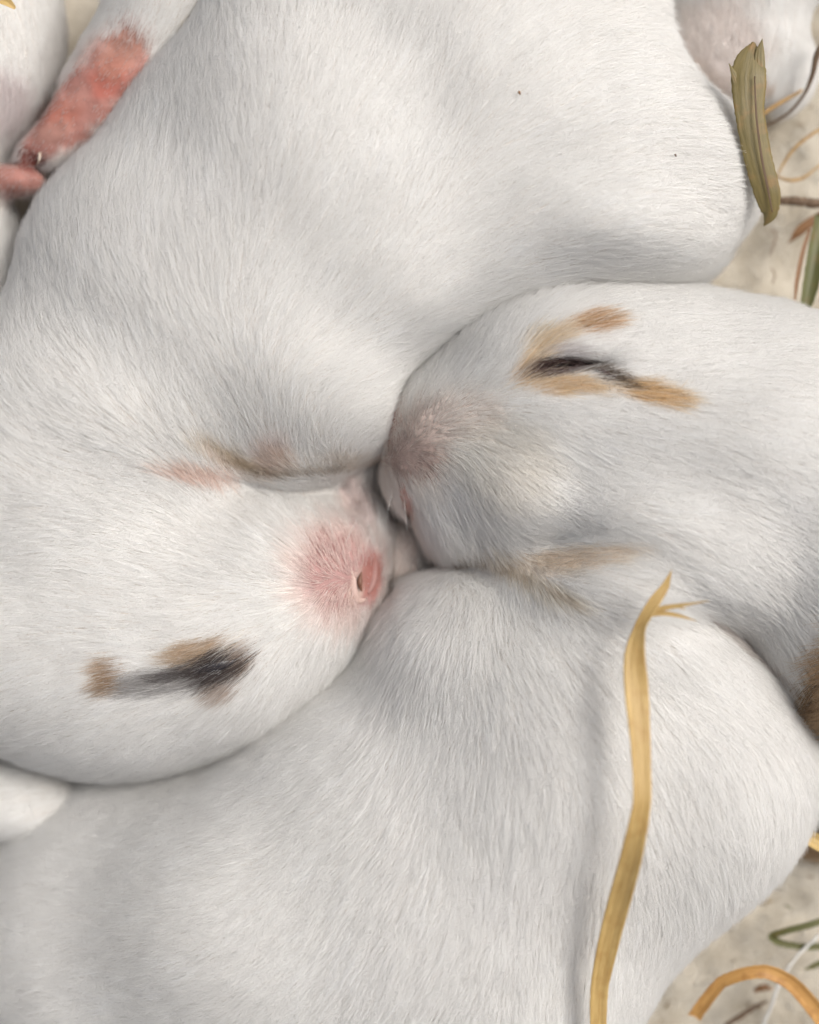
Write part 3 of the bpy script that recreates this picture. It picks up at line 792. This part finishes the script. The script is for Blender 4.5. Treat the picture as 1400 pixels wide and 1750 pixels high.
stem('thread', 'white thread crossing the cloth under the arched orange straw', 'thread', [(1296, 1770, 70), (1318, 1720, 80), (1332, 1680, 90), (1362, 1635, 100), (1410, 1590, 110)], [2.5, 3.5, 3.5, 3, 3], M_THREAD, group=H, seed=8, rough=.4)
stem('twig', 'dark twig scrap on the cloth beneath the arched orange straw', 'twig', [(1240, 1752, 50), (1265, 1738, 58), (1292, 1720, 60), (1310, 1712, 58)], [4, 5, 4, 2], M_TWIG, group=H, seed=9, rough=.5)
stem('twig', 'small brown bark bit beside the white thread in the bottom right', 'twig', [(1290, 1694, 60), (1305, 1688, 64), (1318, 1690, 60)], [4, 7, 3], M_RUST, n=16, group=H, seed=10, rough=.6)
blade('dry_leaf', 'tiny green leaf bit at the right edge above the arched straw', 'leaf', [(1375, 1658, 80), (1392, 1650, 84), (1420, 1636, 84)], [2, 11, 11], M_GREEN, n=20, group=H, seed=16)
stem('fibre', 'tiny green fibre on the bare cloth above the bent green blade', 'fibre', [(1341, 1547, 60), (1348, 1550, 64), (1354, 1556, 62)], [1, 1.8, 1], M_GREEN, n=10, group=H, seed=11)
blade('dry_straw', 'small yellow straw end in the top left corner', 'straw', [(-20, -8, 330), (10, 2, 335), (26, 14, 332)], [14, 16, 6], bpy.data.materials['yellow_straw'], n=20, group=H, seed=17)

# specks caught in the fur
for (x, y, r, m_, lb) in ((888, 158, 2.6, M_RUST, 'tiny brown speck in the fur of the upper back'), (1155, 265, 1.8, M_TWIG, 'tiny dark speck in the fur near the upper right flank')):
    z = on_surface(fA, x, y) + 17
    V, F = tube(spline([P(x - r, y - 1, z), P(x, y, z + 1), P(x + 1, y + r * 1.6, z)], 6), [r * .5, r, r, r * .8, r * .6, r * .3], seg=7)
    c = W(V.mean(0)); tag(mesh2('hay_speck', V, F, m_, None, c, uv=[(0, 0)] * len(V)), lb, 'speck')

# crumbs and shed hairs lying on the cloth
nf = 2600
fx = np.concatenate([rng.uniform(1180, 1600, nf // 2), rng.uniform(1040, 1600, nf // 2)]); fy = np.concatenate([rng.uniform(-100, 640, nf // 2), rng.uniform(1380, 1900, nf // 2)])
fx = CX + (fx - CX) * ZC / D; fy = CY + (fy - CY) * ZC / D
brown = rng.random(nf) < .05
aa = rng.uniform(0, 2 * math.pi, nf); LL = rng.uniform(8, 60, nf) * np.where(brown, .4, 1); bb = rng.normal(0, .9, nf); K = 6
pt = np.zeros((nf, K, 3)); cx_, cy_ = fx.copy(), fy.copy()
for k in range(K):
    pt[:, k, 0] = cx_; pt[:, k, 1] = cy_; pt[:, k, 2] = cloth_h(cx_, cy_) + 2 + 7 * rng.random(nf) * (k in (2, 3))
    cx_ = cx_ + np.cos(aa + bb * k / 3) * LL / K; cy_ = cy_ + np.sin(aa + bb * k / 3) * LL / K
cv = bpy.data.hair_curves.new('shed_hair'); cv.add_curves([K] * nf)
cv.attributes['position'].data.foreach_set('vector', W(pt).astype('f').ravel())
rr_ = np.where(brown, rng.uniform(.5, 1.6, nf), rng.uniform(.35, .7, nf))
ra = cv.attributes.new('radius', 'FLOAT', 'POINT'); ra.data.foreach_set('value', (rr_[:, None] * S * np.array([.5, 1, 1, 1, .8, .2])[None]).astype('f').ravel())
c4 = np.ones((nf, 4), 'f'); c4[:, :3] = np.where(brown[:, None], np.array([.30, .20, .10]), np.array([.85, .83, .78])) * rng.uniform(.7, 1.05, (nf, 1))
cv.attributes.new('col', 'FLOAT_COLOR', 'CURVE').data.foreach_set('color', c4.ravel())
cv.attributes.new('lie', 'FLOAT_VECTOR', 'CURVE').data.foreach_set('vector', np.tile([0, 0, 1.0], nf).astype('f'))
cv.materials.append(M_FUR)
o = bpy.data.objects.new('shed_hair', cv); sc.collection.objects.link(o)
tag(o, 'fine shed hairs and hay crumbs scattered over the pale cloth', 'fluff', kind='stuff')
